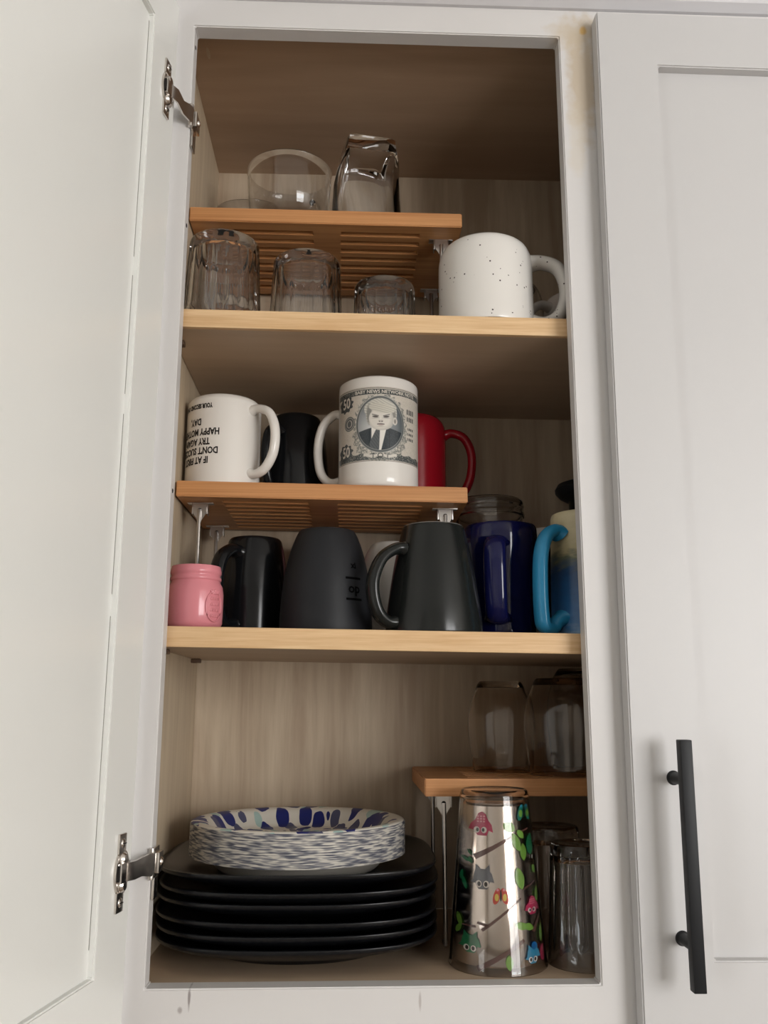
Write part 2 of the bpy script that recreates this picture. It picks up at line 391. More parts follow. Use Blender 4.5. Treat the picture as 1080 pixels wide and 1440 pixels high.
# ------------------------------------------------------------------ bamboo racks
def rack(x0, zt, k, label, depth=.180, y0=.100, w=.304, zfloor=None):
    H = .0167
    r = thing('bamboo_rack', (x0, y0, zt-.16), label, 'rack', 'folding bamboo shelf risers')
    zl = .16 - H
    # board with routed slots, built as a pierced sheet lying flat
    xs = [0, .046, .136, .168, .258, w]; ys = [0]; rows = 8; y = .018
    for i in range(rows): ys += [y, y+.0075]; y += .0195
    ys.append(depth)
    holes = {(i, 2*j+1) for i in (1, 3) for j in range(rows)}
    b = sheet(xs, ys, holes, 0, H, M_bam, 'board', bev=.0009)
    b.parent = r; me = b.data
    for v in me.vertices:
        x, yy, z = v.co; v.co = (x, z, .16-yy + k*(x))
    me.flip_normals()
    me.update()
    for sx, xx in ((1, .021), (-1, w-.021)):
        for yy in (.032, depth-.022):
            zz = zl + k*xx - .0001
            bm = bmesh.new()
            box(bm, xx-.0135, xx+.0135, yy-.0045, yy+.0045, zz-.0012, zz, bev=.0004)         # base plate
            for s in (-1, 1): 
                box(bm, xx+s*.0078-.0006, xx+s*.0078+.0006, yy-.0055, yy+.0055, zz-.013, zz-.001, bev=.0004)   # cheeks
            tube(bm, [(xx-.0088, yy, zz-.0105), (xx+.0088, yy, zz-.0105)], .0013, seg=8)
            # hanging tongue with a hole-like dark rivet
            pts = [(-.0070, -.002), (.0070, -.002), (.0070, -.0120), (.0020, -.0200), (.0016, -.0235), (-.0016, -.0235), (-.0020, -.0200), (-.0070, -.0120)]
            f = [bm.verts.new((xx+a, yy-.0062, zz+c)) for a, c in pts]; g = [bm.verts.new((xx+a, yy-.0050, zz+c)) for a, c in pts]
            bm.faces.new(f[::-1]); bm.faces.new(g)
            for i in range(8): bm.faces.new((f[i], f[(i+1) % 8], g[(i+1) % 8], g[i]))
            t = bmesh.new(); lathe(t, [(0, .0004), (.0022, .0004), (.0024, 0)], 12, mi=1)
            t.transform(Matrix.Translation((xx, yy-.0062, zz-.009)) @ Matrix.Rotation(R(90), 4, 'X')); t2 = bpy.data.meshes.new('t'); t.to_mesh(t2); t.free(); bm.from_mesh(t2); bpy.data.meshes.remove(t2)
            from_bm('bracket', bm, [M_metal, M_dark], r)
            lg = bmesh.new(); tube(lg, [(xx, yy-.0075, zz-.0085), (xx, yy-.0085, zz-.02), (xx, yy-.0085, (zfloor(xx) if zfloor else 0)+.0022)], .0021, seg=10)
            tube(lg, [(xx, yy-.0085, (zfloor(xx) if zfloor else 0)+.0022), (xx, yy+.006, (zfloor(xx) if zfloor else 0)+.0022)], .0021, seg=10)
            from_bm('leg', lg, M_metal, r)
    return r
RA = .7718; RB = .4578
zA = lambda x: RA - .0040*(x+.0155)
zB = lambda x: RB - .0137*(x+.0155)
rack(-.0155, RA, -.0040, 'bamboo rack on the top shelf, holding up the clear glass cups', zfloor=lambda x: Z1(x-.0155)-(RA-.16))
rack(-.0148, RB, -.0137, 'bamboo rack on the middle shelf carrying the bill-print mug and the red mug', zfloor=lambda x: Z2(x-.0155)-(RB-.16))
rack(.2418, .1588, .0, 'bamboo rack at the lower right carrying the rounded smoky glasses', zfloor=lambda x: .0012)

# ------------------------------------------------------------------ mugs and glasses
def shell(outer, wall, foot=.004, seg=64, mod=None, inverted=True, rim_mi=None):
    """mug wall + base: outer = (r, z) from rim (z = 0) to base (z = h), built upside down on its rim"""
    O = smooth_prof(outer, 5); h = O[-1][1]
    inner = [(max(r-wall, .004), z) for r, z in O if z < h-foot-.003]
    prof = [(r, z) for r, z in inner[::-1]]
    prof = [(0, h-foot-.003)] + prof
    prof += [(O[0][0]-wall*.8, .0004), (O[0][0]-wall*.5, 0), (O[0][0]-wall*.2, .0003)]
    prof += O[1:]
    rt = O[-1][0]
    prof += [(rt-.0015, h+.0002), (rt-.0045, h), (rt-.0055, h-.0018), (0, h-.0018)]
    bm = bmesh.new(); lathe(bm, prof, seg, mod=mod)
    if not inverted: bm.transform(Matrix.Translation((0, 0, h)) @ Matrix.Diagonal((1, 1, -1, 1)))
    return bm
def handle(parent, phi, pts, a, b, m, seg=14, k=6, name='handle'):
    P2 = smooth_prof(pts, k); e = Vector((math.cos(phi), math.sin(phi), 0)); n = Vector((-math.sin(phi), math.cos(phi), 0))
    bm = bmesh.new(); N_ = len(P2)
    sc = [1+.35*max(0, 1-min(i, N_-1-i)/(N_*.16))**2 for i in range(N_)]
    tube(bm, [tuple(e*r+Vector((0, 0, z))) for r, z in P2], a, b, nrm=tuple(n), seg=seg, scale=sc)
    return from_bm(name, bm, m, parent, smooth=60)
def text_part(name, s, size, phi, z, rad, m, parent, flip=False, eps=.00025, sx=1.0, bold=0, align='CENTER'):
    """a line of lettering wrapped round the mug; phi = angle of its middle, rad(z) = radius"""
    cu = bpy.data.curves.new('t', 'FONT'); cu.body = s; cu.size = size; cu.align_x = align; cu.align_y = 'CENTER'; cu.resolution_u = 2; cu.offset = bold
    ob = bpy.data.objects.new('t', cu); C.objects.link(ob)
    dg = bpy.context.evaluated_depsgraph_get(); me = bpy.data.meshes.new_from_object(ob.evaluated_get(dg))
    C.objects.unlink(ob); bpy.data.objects.remove(ob); bpy.data.curves.remove(cu)
    bm = bmesh.new(); bm.from_mesh(me); bpy.data.meshes.remove(me)
    for it in range(2):
        es = [e for e in bm.edges if e.calc_length() > .0035]
        if es: bmesh.ops.subdivide_edges(bm, edges=es, cuts=1)
    for v in bm.verts:
        x, y = v.co.x*sx, v.co.y
        if flip: x, y = -x, -y
        zz = z+y; rr = rad(zz)+eps; a = phi + x/rad(z); v.co = (rr*math.cos(a), rr*math.sin(a), zz)
    me = bpy.data.meshes.new(name); bm.to_mesh(me); bm.free()
    return finish(name, me, m, parent, 0)

S2S = 'middle shelf'
# --- top shelf: upturned ribbed tumblers
def ribbed(h, r0, r1, n=18, wall=.0032, base=.012, depth=.0011, band=.012):
    O = [(r0, 0), (r0, band*.6)] ; N_ = 14
    for i in range(N_+1):
        t = i/N_; z = band + (h-band-.003)*t; O.append((r0+(r1-r0)*(z/h), z))
    O += [(r1-.0012, h-.0006), (r1-.003, h)]
    inn = [(r0-wall*.5, 0)] + [(r0+(r1-r0)*(z/h)-wall, z) for z in [h*.05, h*.3, h*.6, h-base-.004]] + [(r1-wall-.004, h-base), (0, h-base)]
    prof = inn[::-1] + O + [(r1-.006, h-.0004), (0, h-.0014)]
    ni = len(inn)
    def mod(i, a, r, z):
        i += 1
        if i < ni+1 or z < band or z > h-.008: return r
        f = min(1, (z-band)/.004, (h-.008-z)/.006+.0)
        return r - depth*max(0, f)*abs(math.sin(a*n/2))**.7
    bm = bmesh.new(); lathe(bm, prof, n*8, mod=mod); return bm
def glass_thing(name, bm, m, x, y, z, label, cat='glass', group=None, rz=0, smooth=40):
    o = from_bm(name, bm, m, None, smooth); o.location = (x, y, z); o.rotation_euler.z = rz; return tag(o, label, cat, group)
glass_thing('ribbed_tumbler', ribbed(.0945, .0408, .0365), M_glass, .0300, .067, Z1(.0300), 'tallest upturned ribbed glass tumbler, against the left wall of the top shelf', group='upturned ribbed tumblers on the top shelf')
glass_thing('ribbed_tumbler', ribbed(.0905, .0405, .0365), M_glass, .1163, .095, Z1(.1163), 'middle-height upturned ribbed glass tumbler, second from the left on the top shelf', group='upturned ribbed tumblers on the top shelf', rz=.1)
glass_thing('ribbed_tumbler', ribbed(.0665, .0352, .033), M_glass, .2014, .10, Z1(.2014), 'shortest upturned ribbed glass tumbler, third from the left on the top shelf', group='upturned ribbed tumblers on the top shelf', rz=.2)
glass_thing('small_tumbler', ribbed(.054, .032, .030, n=14), M_glass, .232, .205, Z1(.232), 'small clear glass half hidden behind the shortest ribbed tumbler', group='upturned ribbed tumblers on the top shelf')
# --- large speckled mug, upturned
mg = thing('speckled_mug', (.3085, .0705, Z1(.3085)), 'large speckled white mug standing upturned at the right of the top shelf', 'mug', 'mugs')
r_ = .0500
bm = shell([(r_-.0015, 0), (r_, .004), (r_, .035), (r_, .067), (r_-.0008, .083), (r_-.005, .0935), (r_-.012, .0990), (r_-.016, .0998)], .005)
from_bm('body', bm, M_speckled, mg)
handle(mg, R(-8), [(r_-.004, .0800), (r_+.010, .0810), (r_+.026, .074), (r_+.0335, .057), (r_+.0335, .037), (r_+.026, .019), (r_+.012, .011), (r_-.004, .0125)], .0098, .0072, M_speckled)
# --- clear glass bowl-like cups on the upper rack
def cupglass(h=.0855, r=.0512):
    O = [(0, 0), (.024, 0), (.027, .0015), (.030, .006), (.038, .014), (.0455, .026), (.048, .040), (.0493, .055), (.0503, .070), (r, h-.001), (r-.0008, h)]
    I = [(r-.002, h-.0006), (.0482, .070), (.0472, .055), (.0458, .040), (.043, .0275), (.035, .0165), (.024, .0125), (0, .0115)]
    bm = bmesh.new(); lathe(bm, O+I, 72); return bm
def glass_cup(x, y, z, phi, label, s=1.0):
    t = thing('glass_cup', (x, y, z), label, 'cup', 'clear glass cups on the top rack'); t.scale = (s, s, s)
    from_bm('bowl', cupglass(), M_glass, t, 45)
    handle(t, phi, [(.0478, .068), (.058, .070), (.069, .060), (.071, .044), (.062, .030), (.0462, .026)], .0036, .0036, M_glass, seg=12)
    return t
glass_cup(.0895, .165, zA(.0895), R(58), 'clear glass cup beside the square-based glass on the top rack')
glass_cup(.030, .236, zA(.030), R(172), 'faint clear glass cup with handle at the back left of the top rack', .8)
# square-based heavy glass, upturned and twisting to a round rim
def twist_glass():
    h = .109; rs = []; n = 64
    def sq(a, r, p):
        return r/((abs(math.cos(a))**p+abs(math.sin(a))**p)**(1/p))
    def ring(t, r, z, tw, tilt=0):
        p = 2+t*8; o = []
        for j in range(n):
            a = 2*PI*j/n; q = sq(a, r*(1-.06*t), p); b = a+tw
            o.append((q*math.cos(b), q*math.sin(b), z+tilt*q*math.cos(b+.6)))
        return o
    out = [(0, .0405, 0, 0), (0, .041, .006, 0), (.05, .0405, .03, .05), (.25, .0395, .05, .12), (.6, .038, .066, .22), (.85, .0365, .078, .30), (1, .0345, .086, .34), (1, .0325, .098, .38), (1, .0312, .1075, .40), (1, .0300, .109, .40)]
    inn = [(1, .004, .094, .38), (1, .022, .094, .38), (1, .0285, .091, .36), (.9, .0315, .080, .31), (.4, .0325, .055, .15), (.1, .0365, .03, .05), (0, .038, .006, 0), (0, .0385, .0004, 0)]
    bm = bmesh.new(); allr = [ring(*q) for q in inn] + [ring(*q, tilt=(.06 if q[2] > .09 else .02 if q[2] > .075 else 0)) for q in out]
    rings(bm, allr, cap0=True, cap1=True); return bm
glass_thing('square_based_tumbler', twist_glass(), M_glass, .1822, .15, zA(.1822), 'heavy clear glass with a square twisted base, upturned on the top rack', rz=R(-10), smooth=28)
# faint things behind the speckled mug
glass_thing('round_glass', shell([(.036, 0), (.040, .03), (.041, .07), (.037, .105), (.028, .122), (.02, .125)], .002), M_glass, .362, .205, Z1(.362), 'faint clear round glass behind the large speckled mug')
def simple_mug(name, loc, prof, wall, m, label, hphi=None, hp=None, ha=.006, hb=.0045, hm_=None, cat='mug', group='mugs', inverted=True, mod=None):
    t = thing(name, loc, label, cat, group)
    from_bm('body', shell(prof, wall, inverted=inverted, mod=mod), m, t, 40)
    if hp: handle(t, hphi, hp, ha, hb, hm_ or m if not isinstance(m, list) else hm_)
    return t
simple_mug('white_mug', (.432, .165, Z1(.432)), [(.038, 0), (.0395, .01), (.0395, .06), (.038, .082), (.033, .088)], .004, M_whiteb, 'grey-white mug seen through the handle of the speckled mug', R(200), [(.036, .072), (.050, .074), (.064, .062), (.066, .042), (.056, .024), (.036, .018)], .0065, .005)

# --- middle rack: lettered mug, tall black mug, bill mug, red mug
r_ = .0403; h_ = .0995; px = .0258
tm = thing('lettered_mug', (px, .145, zB(px)), 'white mug with upside-down black lettering at the left end of the middle rack', 'mug', 'mugs')
from_bm('body', shell([(r_, 0), (r_, .004), (r_, .05), (r_, .088), (r_-.0008, .0955), (r_-.004, .0992), (r_-.006, .0995)], .004), M_white, tm)
handle(tm, R(-33), [(r_-.003, .0845), (r_+.008, .086), (r_+.0225, .079), (r_+.0305, .060), (r_+.0295, .036), (r_+.020, .0195), (r_+.008, .0135), (r_-.003, .015)], .0058, .0048, M_white)
rad = lambda z: r_
pc = R(-130)
for s, z, sz in (('IF AT FIRST', .0255, .0102), ("DON'T SUCCEED", .0358, .0102), ('TRY AGAIN', .0458, .0102), ("HAPPY MOTHER'S", .0565, .0102), ('DAY,', .0680, .0102), ('YOUR SECOND ONE', .0855, .0070)):
    o = text_part('lettering', s, sz, pc, z, rad, M_ink, tm, flip=True, bold=.00035, sx=(.72 if sz > .008 else .62))
px = .1010
btm = simple_mug('tall_black_mug', (px, .217, zB(px)), [(.040, 0), (.0405, .006), (.0395, .03), (.0365, .065), (.0325, .092), (.0285, .105), (.024, .1085)], .004, M_blackg, 'tapered black mug between the lettered mug and the bill mug', R(-118), [(.0345, .083), (.045, .087), (.0605, .074), (.065, .050), (.060, .025), (.051, .010), (.0375, .012)], .0052, .0042)
# bill mug
px = .1966; r_ = .0440; h_ = .1225
bmug = thing('banknote_mug', (px, .145, zB(px)), 'white mug wrapped in a grey banknote print with an oval baby portrait', 'mug', 'mugs')
from_bm('body', shell([(r_-.005, .0), (r_-.0015, .002), (r_, .008), (r_, .02), (r_, .06), (r_, .10), (r_, h_-.004), (r_-.001, h_-.001), (r_-.002, h_)], .004), M_white, bmug)
handle(bmug, R(162), [(r_-.003, .094), (r_+.008, .096), (r_+.0215, .083), (r_+.027, .058), (r_+.0235, .030), (r_+.012, .017), (r_-.003, .018)], .0062, .005, M_white)
def paint_patch(name, a0, a1, z0, z1, na, nz, radf, fn, parent, m, eps=.0002):
    A, Zg = np.meshgrid(np.linspace(a0, a1, na), np.linspace(z0, z1, nz))
    col = fn(A, Zg)
    rr = np.vectorize(radf)(Zg)+eps
    co_ = np.stack([rr*np.cos(A), rr*np.sin(A), Zg], -1).reshape(-1, 3)
    idx = np.arange(na*nz).reshape(nz, na)
    q = np.stack([idx[:-1, :-1], idx[:-1, 1:], idx[1:, 1:], idx[1:, :-1]], -1).reshape(-1, 4)
    me = bpy.data.meshes.new(name); me.from_pydata(co_.tolist(), [], q.tolist())
    ca = me.color_attributes.new('print', 'FLOAT_COLOR', 'POINT')
    c4 = np.ones((na*nz, 4), np.float32); c = col.reshape(-1, 3)/255.0
    c4[:, :3] = np.where(c <= .04045, c/12.92, ((c+.055)/1.055)**2.4); ca.data.foreach_set('color', c4.ravel())
    o = finish(name, me, m, parent, 0); me.shade_smooth(); return o
m_print = mat('printed_glaze', (200, 200, 200), .14); N = NT(m_print); N.l(N.n('ShaderNodeAttribute', attribute_name='print').outputs['Color'], N.b.inputs['Base Color'])
def vnoise(x, y, f, seed=0):
    rs_ = np.random.RandomState(seed); g = rs_.rand(64, 64); X = x*f; Y = y*f
    xi = np.floor(X).astype(int); yi = np.floor(Y).astype(int); fx = X-xi; fy = Y-yi; fx = fx*fx*(3-2*fx); fy = fy*fy*(3-2*fy)
    G = lambda i, j: g[i % 64, j % 64]
    return (G(xi, yi)*(1-fx)+G(xi+1, yi)*fx)*(1-fy)+(G(xi, yi+1)*(1-fx)+G(xi+1, yi+1)*fx)*fy
def bill(A, Zg):
    x = ((A-R(-91.5))*44.0 - 2.0)/1.10; z = (Zg*1000 - 67.5)*1.045             # millimetres from the middle of the oval
    col = np.empty(x.shape+(3,)); col[:] = (204, 196, 184)
    def put(mask, c, al=1.0):
        mk = np.clip(mask, 0, 1)[..., None]*al; col[:] = col*(1-mk)+np.array(c)*mk
    s = lambda v, w=.25: np.clip(.5-v/w, 0, 1)                   # v < 0 is inside
    ell = lambda cx, cz, rx, rz, rot=0: (np.sqrt((((x-cx)*math.cos(rot)+(z-cz)*math.sin(rot))/rx)**2+((-(x-cx)*math.sin(rot)+(z-cz)*math.cos(rot))/rz)**2)-1)*min(rx, rz)
    fine = vnoise(x+90, z+90, 1.5, 1); med = vnoise(x+90, z+90, .55, 2)
    put((fine > .62)*1.0, (176, 168, 156), .35)
    # borders
    put(s(np.abs(z-38.0)-3.0), (72, 76, 76)); put(s(np.abs(z-38.0)-3.0)*(fine > .55)*(np.abs(x+2) > 21), (140, 140, 134), .7)
    put(s(np.abs(z-42.4)-.35), (110, 110, 106)); put(s(np.abs(z+42.2)-.3), (130, 126, 122))
    edge = -34.0-.8*np.cos(x*.5)
    put(s(z-edge)*s(-41.2-z), (78, 82, 82)); put(s(z-edge)*s(-41.2-z)*(fine > .6), (158, 156, 148), .7)
    # scroll foliage round the oval
    d = ell(0, 0, 24.5, 32.5); an = np.arctan2(z/32.5, x/24.5)
    fol = s(d-3.0-1.2*np.sin(an*26)-2.6*np.clip(-z/32, 0, 1)*2.0, .8); put(fol*(med*.5+fine*.5 > .40), (110, 112, 108), .85); put(fol*(fine > .66), (190, 186, 176), .8)
    put(s(d-.6), (172, 170, 164)); put(s(d), (92, 96, 96)); put(s(d+1.5), (150, 150, 146)); 
    bgm = s(d+1.9); rad_ = np.clip(1-np.hypot(x+10, z+4)/34, 0, 1)[..., None]
    bg = np.array((88, 94, 98))*(1-rad_)+np.array((196, 196, 194))*rad_; col[:] = col*(1-bgm[..., None])+bg*bgm[..., None]
    I = bgm
    # jacket, shirt, tie
    sh = s(z-(-1.5-np.abs(x)*.32)+.0, .6)*s(np.abs(x+.5)-25); put(I*sh*(z < -1), (52, 58, 62)); put(I*sh*(z < -1)*(fine > .6), (66, 72, 76), .6)
    shirt = s(np.abs(x+2-(z+10)*.10)-(7.6-(-z-2)*.10), .6)*(z < -1.8); put(I*shirt, (226, 222, 214))
    tie = s(np.abs(x+3.2-(z+10)*.22)-(1.6+np.clip((-z-5)*.19, 0, 4.4)), .5)*(z < -4.5); put(I*tie, (84, 88, 90)); put(I*tie*(np.sin(x*2.2+z*1.4) > .6), (108, 110, 110), .6)
    lap = s(np.abs(np.abs(x+1)-(9.5+(-z-5)*.02))-.3, .5)*(z < -6); put(I*lap, (30, 34, 38), .8)
    # head: hair, face, ear
    hair = np.minimum(ell(0, 18.5, 16.2, 12.5, .1), ell(-9.8, 12, 4.5, 13)); hair = np.minimum(hair, ell(12.5, 13, 4.0, 11)); put(I*s(hair, .6), (178, 174, 164))
    put(I*s(hair)*(np.sin(x*1.1+z*2.1+2*np.sin(x*.22)) > .2), (212, 208, 196), .75); put(I*s(ell(-11, 12, 2.6, 11), 1.5), (112, 112, 108), .8); put(I*s(ell(13.5, 10, 2.0, 8), 1.5), (122, 120, 116), .8)
    put(I*s(ell(14.4, 4.0, 2.6, 4.4), .6), (206, 200, 190)); put(I*s(ell(14.6, 4.0, 1.1, 2.6), .8), (130, 126, 120))
    face = np.minimum(ell(.8, 6.5, 12.2, 12.5), ell(.8, 1.5, 11.4, 8.8)); put(I*s(face, .6), (214, 208, 198))
    put(I*s(face)*s(-ell(-.5, 6.5, 11.0, 13), 4), (150, 146, 140), .5)
    put(I*s(ell(1.5, 18.6, 13.2, 5.6, -.18), .6)*(z > 12), (202, 197, 184)); put(I*s(ell(1.5, 18.6, 13.2, 5.6, -.18))*(np.sin(z*2.6+x*.7) > .3), (160, 156, 146), .6)
    for sx in (-1, 1):
        cx = .4+sx*5.4
        put(I*s(np.abs(z-(10.4+sx*(x-cx)*.30))-.55, .5)*s(np.abs(x-cx)-3.3), (96, 92, 88), .9)        # frowning brow
        put(I*s(ell(cx, 8.6, 2.9, 1.0, sx*.15), .5), (70, 66, 64), .95); put(I*s(ell(cx, 6.9, 3.0, .5), .8), (160, 154, 146), .8)
    put(I*s(ell(.3, 3.4, 2.3, 1.3), .6), (176, 168, 160)); put(I*(s(ell(-.8, 2.9, .7, .5), .4)+s(ell(1.5, 2.9, .7, .5), .4)), (80, 76, 72))
    put(I*s(ell(.2, 5.8, .5, 3.0), 1), (232, 228, 218), .6)
    put(I*s(np.abs(z-(.2-.035*(x-.3)**2))-.45, .4)*s(np.abs(x-.3)-3.6), (84, 76, 74)); put(I*s(ell(.3, -1.0, 2.6, .8), .5), (166, 150, 144)); put(I*s(ell(.3, -3.0, 3.4, .5), .8), (170, 164, 156), .6)
    # ribbon under the oval
    rb = s(np.abs(z+36.2-.9*np.cos(x*.42))-1.7, .4)*s(np.abs(x)-16.5); put(rb, (206, 200, 190)); put(s(np.abs(ell(0, -36.0, 2.3, 2.3))-.4, .3), (60, 62, 62)); put(s(np.abs(np.abs(x)-7)-.5, .3)*rb, (110, 108, 104))
    # seal at the left
    sd = ell(-33.5, 3.5, 7.2, 8.6); put(s(sd), (104, 106, 106)); put(s(sd+1.1), (176, 172, 164)); put(s(sd+1.6), (100, 102, 102)); put(s(sd+3.4), (178, 174, 166)); put(s(ell(-33.5, 3.5, 2.6, 3.8)), (96, 98, 98))
    # dark roundels behind the corner figures
    for zc in (27.5, -29.5):
        q = ell(-39.5, zc, 10.5, 9.5); q = q-.9*np.sin(np.arctan2(z-zc, x+37.5)*9); put(s(q, .5), (70, 74, 76)); put(s(q)*(fine > .66), (130, 130, 126), .6)
    # blocks of small engraving at the right
    for zc, hh in ((18, 3.0), (9.5, 2.6), (-2.0, 1.4), (-8, 1.4), (-14, 1.6)):
        put(s(np.abs(z-zc)-hh, .4)*s(np.abs(x-34)-4.0-hh*.5)*(np.sin(x*2.4) > -.45), (62, 64, 66), .9)
    return col
paint_patch('banknote_print', R(-165), R(-15), .0265, .1095, 380, 300, lambda z: r_, bill, bmug, m_print)
M_cream = mat('cream_print', (212, 205, 194), .2)
text_part('lettering', 'BABY NEWS NETWORK NOTE', .0052, R(-80), .1038, lambda z: .0440, M_cream, bmug, bold=.00012, eps=.0005)
for zc in (.0942, .0392): text_part('numeral', '50', .0165, R(-143), zc, lambda z: .0440, M_cream, bmug, bold=.0004, eps=.0005, sx=.75)
px = .2405
simple_mug('red_mug', (px, .225, zB(px)), [(.0395, 0), (.040, .004), (.040, .05), (.040, .09), (.038, .104), (.032, .1115), (.028, .112)], .004, M_red, 'red mug with a round handle at the right end of the middle rack', R(-10), [(.037, .091), (.047, .094), (.062, .087), (.0705, .066), (.068, .036), (.055, .013), (.044, .006), (.038, .009)], .0060, .0052)

# --- middle shelf row
px = .0160
pm = thing('pink_jar_mug', (px, .065, Z2(px)), 'small pink ceramic jar-shaped cup at the left end of the middle shelf', 'cup')
O = [(0, 0), (.021, 0), (.0245, .0015), (.0268, .006), (.0272, .018), (.0272, .034), (.0262, .0415), (.0240, .0450), (.0236, .0470), (.0246, .0480), (.0246, .0500), (.0236, .0512), (.0236, .0530), (.0246, .0542), (.0246, .0565), (.0240, .0592), (.0236, .0612), (.0226, .0616), (.0216, .0608), (.0212, .05), (.0235, .038), (.0240, .01), (.018, .005), (0, .005)]
bm = bmesh.new(); lathe(bm, O, 64); from_bm('body', bm, M_pink, pm, 50)
bm = bmesh.new()                                            # raised oval emblem with petals
def on(a, z, rr): return (rr*math.cos(a), rr*math.sin(a), z)
a_c = R(-38)
tube(bm, [on(a_c+.36*math.cos(t), .0215+.0145*math.sin(t), .0274) for t in [2*PI*i/28 for i in range(29)]], .0009, seg=8)
for i in range(5):
    q = -.9+.45*i; tube(bm, [on(a_c+.12*q, .033+.000, .0277), on(a_c+.2*q, .0375-abs(q)*.0012, .0275)], .0010, seg=8)
for i in range(5):
    for j in range(4): 
        tube(bm, [on(a_c+(-.16+.08*i), .011+.0055*j, .0272), on(a_c+(-.13+.08*i), .0135+.0055*j, .0272)], .0009, seg=6)
from_bm('relief', bm, M_pink, pm, 60)
px = .0635
simple_mug('black_mug', (px, .152, Z2(px)), [(.0365, 0), (.037, .005), (.0365, .03), (.035, .06), (.0325, .085), (.029, .1015), (.0265, .1055)], .004, M_blackg, 'glossy black mug with its handle toward the pink cup', R(-124), [(.030, .088), (.040, .089), (.054, .078), (.0600, .055), (.058, .028), (.050, .012), (.035, .011)], .0090, .0062)
px = .1424; rmat = [(.0462, 0), (.0470, .006), (.0462, .025), (.0435, .055), (.0385, .080), (.0325, .098), (.0285, .1055), (.0255, .1065)]
mm = simple_mug('matte_black_mug', (px, .1, Z2(px)), rmat, .004, M_blackr, 'matte black barrel-shaped mug with dark lettering on the middle shelf', R(80), [(.040, .080), (.056, .082), (.068, .065), (.070, .042), (.060, .024), (.043, .020)], .006, .005)
sm = smooth_prof(rmat, 6)
def rmatf(z):
    for (r0, z0), (r1, z1) in zip(sm, sm[1:]):
        if z0 <= z <= z1+1e-9: return r0+(r1-r0)*((z-z0)/(z1-z0+1e-12))
    return .04
text_part('lettering', 'op', .0135, R(-51), .0430, rmatf, M_inkd, mm, bold=.0003, eps=.0006)
text_part('lettering', 'xi', .0085, R(-49), .0665, rmatf, M_inkd, mm, bold=.0004)
bm = bmesh.new()
for z in (.0535, .0325):
    rs = []
    for i in range(9):
        a = R(-51)+(-.0095+.019*i/8)/.045; rr = rmatf(z)+.0002
        rs.append([on(a, z-.0011, rr), on(a, z+.0011, rr), on(a, z+.0011, rr+.0002), on(a, z-.0011, rr+.0002)])
    rings(bm, rs, cap0=True, cap1=True)
from_bm('printed_line', bm, M_inkd, mm)
px = .2140
simple_mug('white_mug', (px, .182, Z2(px)), [(.0335, 0), (.036, .01), (.0365, .04), (.035, .07), (.031, .093), (.024, .107), (.018, .110)], .004, M_white, 'rounded white mug behind the matte black and dark grey mugs', R(60), [(.034, .08), (.048, .08), (.056, .06), (.054, .04), (.036, .03)], .005, .004)
px = .1424
simple_mug('dusky_pink_mug', (px, .243, Z2(px)), [(.038, 0), (.0385, .01), (.0385, .07), (.038, .112), (.034, .121), (.030, .1215)], .004, M_pinkb, 'dusky pink mug almost hidden behind the matte black mug')
px = .2500; 
dm = simple_mug('dark_grey_mug', (px, .0745, Z2(px)), [(.0475, 0), (.0482, .003), (.0470, .020), (.0435, .045), (.0395, .070), (.0345, .093), (.0312, .1065), (.0292, .1080)], .004, M_blackd, 'glossy dark charcoal tapered mug with a big loop handle at its left', R(-152), [(.0365, .0830), (.045, .0825), (.0600, .0720), (.0690, .053), (.0695, .036), (.0640, .0195), (.0545, .0110), (.0445, .0105)], .0085, .0058)
bm = bmesh.new(); lathe(bm, [(.0303, .1076), (.0299, .1086), (.0292, .1089), (.0284, .1083)], 64); from_bm('base_ring', bm, M_rim, dm)['label'] = 'pale unglazed ring round the base'
px = .3290
bl = thing('navy_mug', (px, .137, Z2(px)), 'glossy navy blue mug with its handle facing front', 'mug', 'mugs')
prof = [(.0335, 0), (.0352, .004), (.0362, .012), (.0372, .04), (.0380, .07), (.0398, .095), (.0408, .110), (.0400, .1195), (.0385, .1225)]
from_bm('body', shell([(r*.97, z) for r, z in prof], .004), M_navy, bl)
handle(bl, R(-106), [(.0345, .099), (.046, .101), (.0560, .092), (.0590, .075), (.0575, .045), (.0530, .026), (.045, .019), (.0335, .021)], .0115, .0052, M_navy)
# blue handled mug, cream at the top
px = .4095; lb = thing('blue_cream_mug', (px, .085, Z2(px)), 'cream and blue stoneware mug with a bright blue handle at the right edge', 'mug', 'mugs')
mlb = mat('reactive_blue_glaze', (200, 190, 160), .3); N = NT(mlb); tc = N.n('ShaderNodeTexCoord').outputs['Object']; sp = N.n('ShaderNodeSeparateXYZ', i_Vector=tc).outputs
nz = N.n('ShaderNodeTexNoise', i_Vector=N.n('ShaderNodeMapping', i_Vector=tc, i_Scale=(70, 70, 200)).outputs[0], i_Scale=1.0, i_Detail=5.0).outputs[0]
f = N.math('ADD', N.math('MULTIPLY', sp[2], 1/.127), N.math('MULTIPLY', N.math('SUBTRACT', nz, .5), .22))
rp = N.ramp(f, [(.0, lin((120, 150, 180))), (.10, lin((60, 110, 160))), (.28, lin((40, 90, 140))), (.52, lin((36, 66, 104))), (.62, lin((95, 100, 80))), (.70, lin((172, 160, 124))), (1, lin((206, 196, 162)))])
N.l(rp.outputs[0], N.b.inputs['Base Color'])
from_bm('body', shell([(.0385, 0), (.039, .004), (.0385, .04), (.0375, .08), (.0365, .118), (.0355, .1255), (.0345, .1268)], .004), mlb, lb)
handle(lb, R(-153), [(.0355, .104), (.043, .1065), (.054, .099), (.0610, .080), (.0630, .050), (.0625, .022), (.0600, .0105), (.050, .0085), (.044, .015), (.036, .019)], .0092, .0066, mat('sky_blue_glaze', (46, 140, 186), .22))
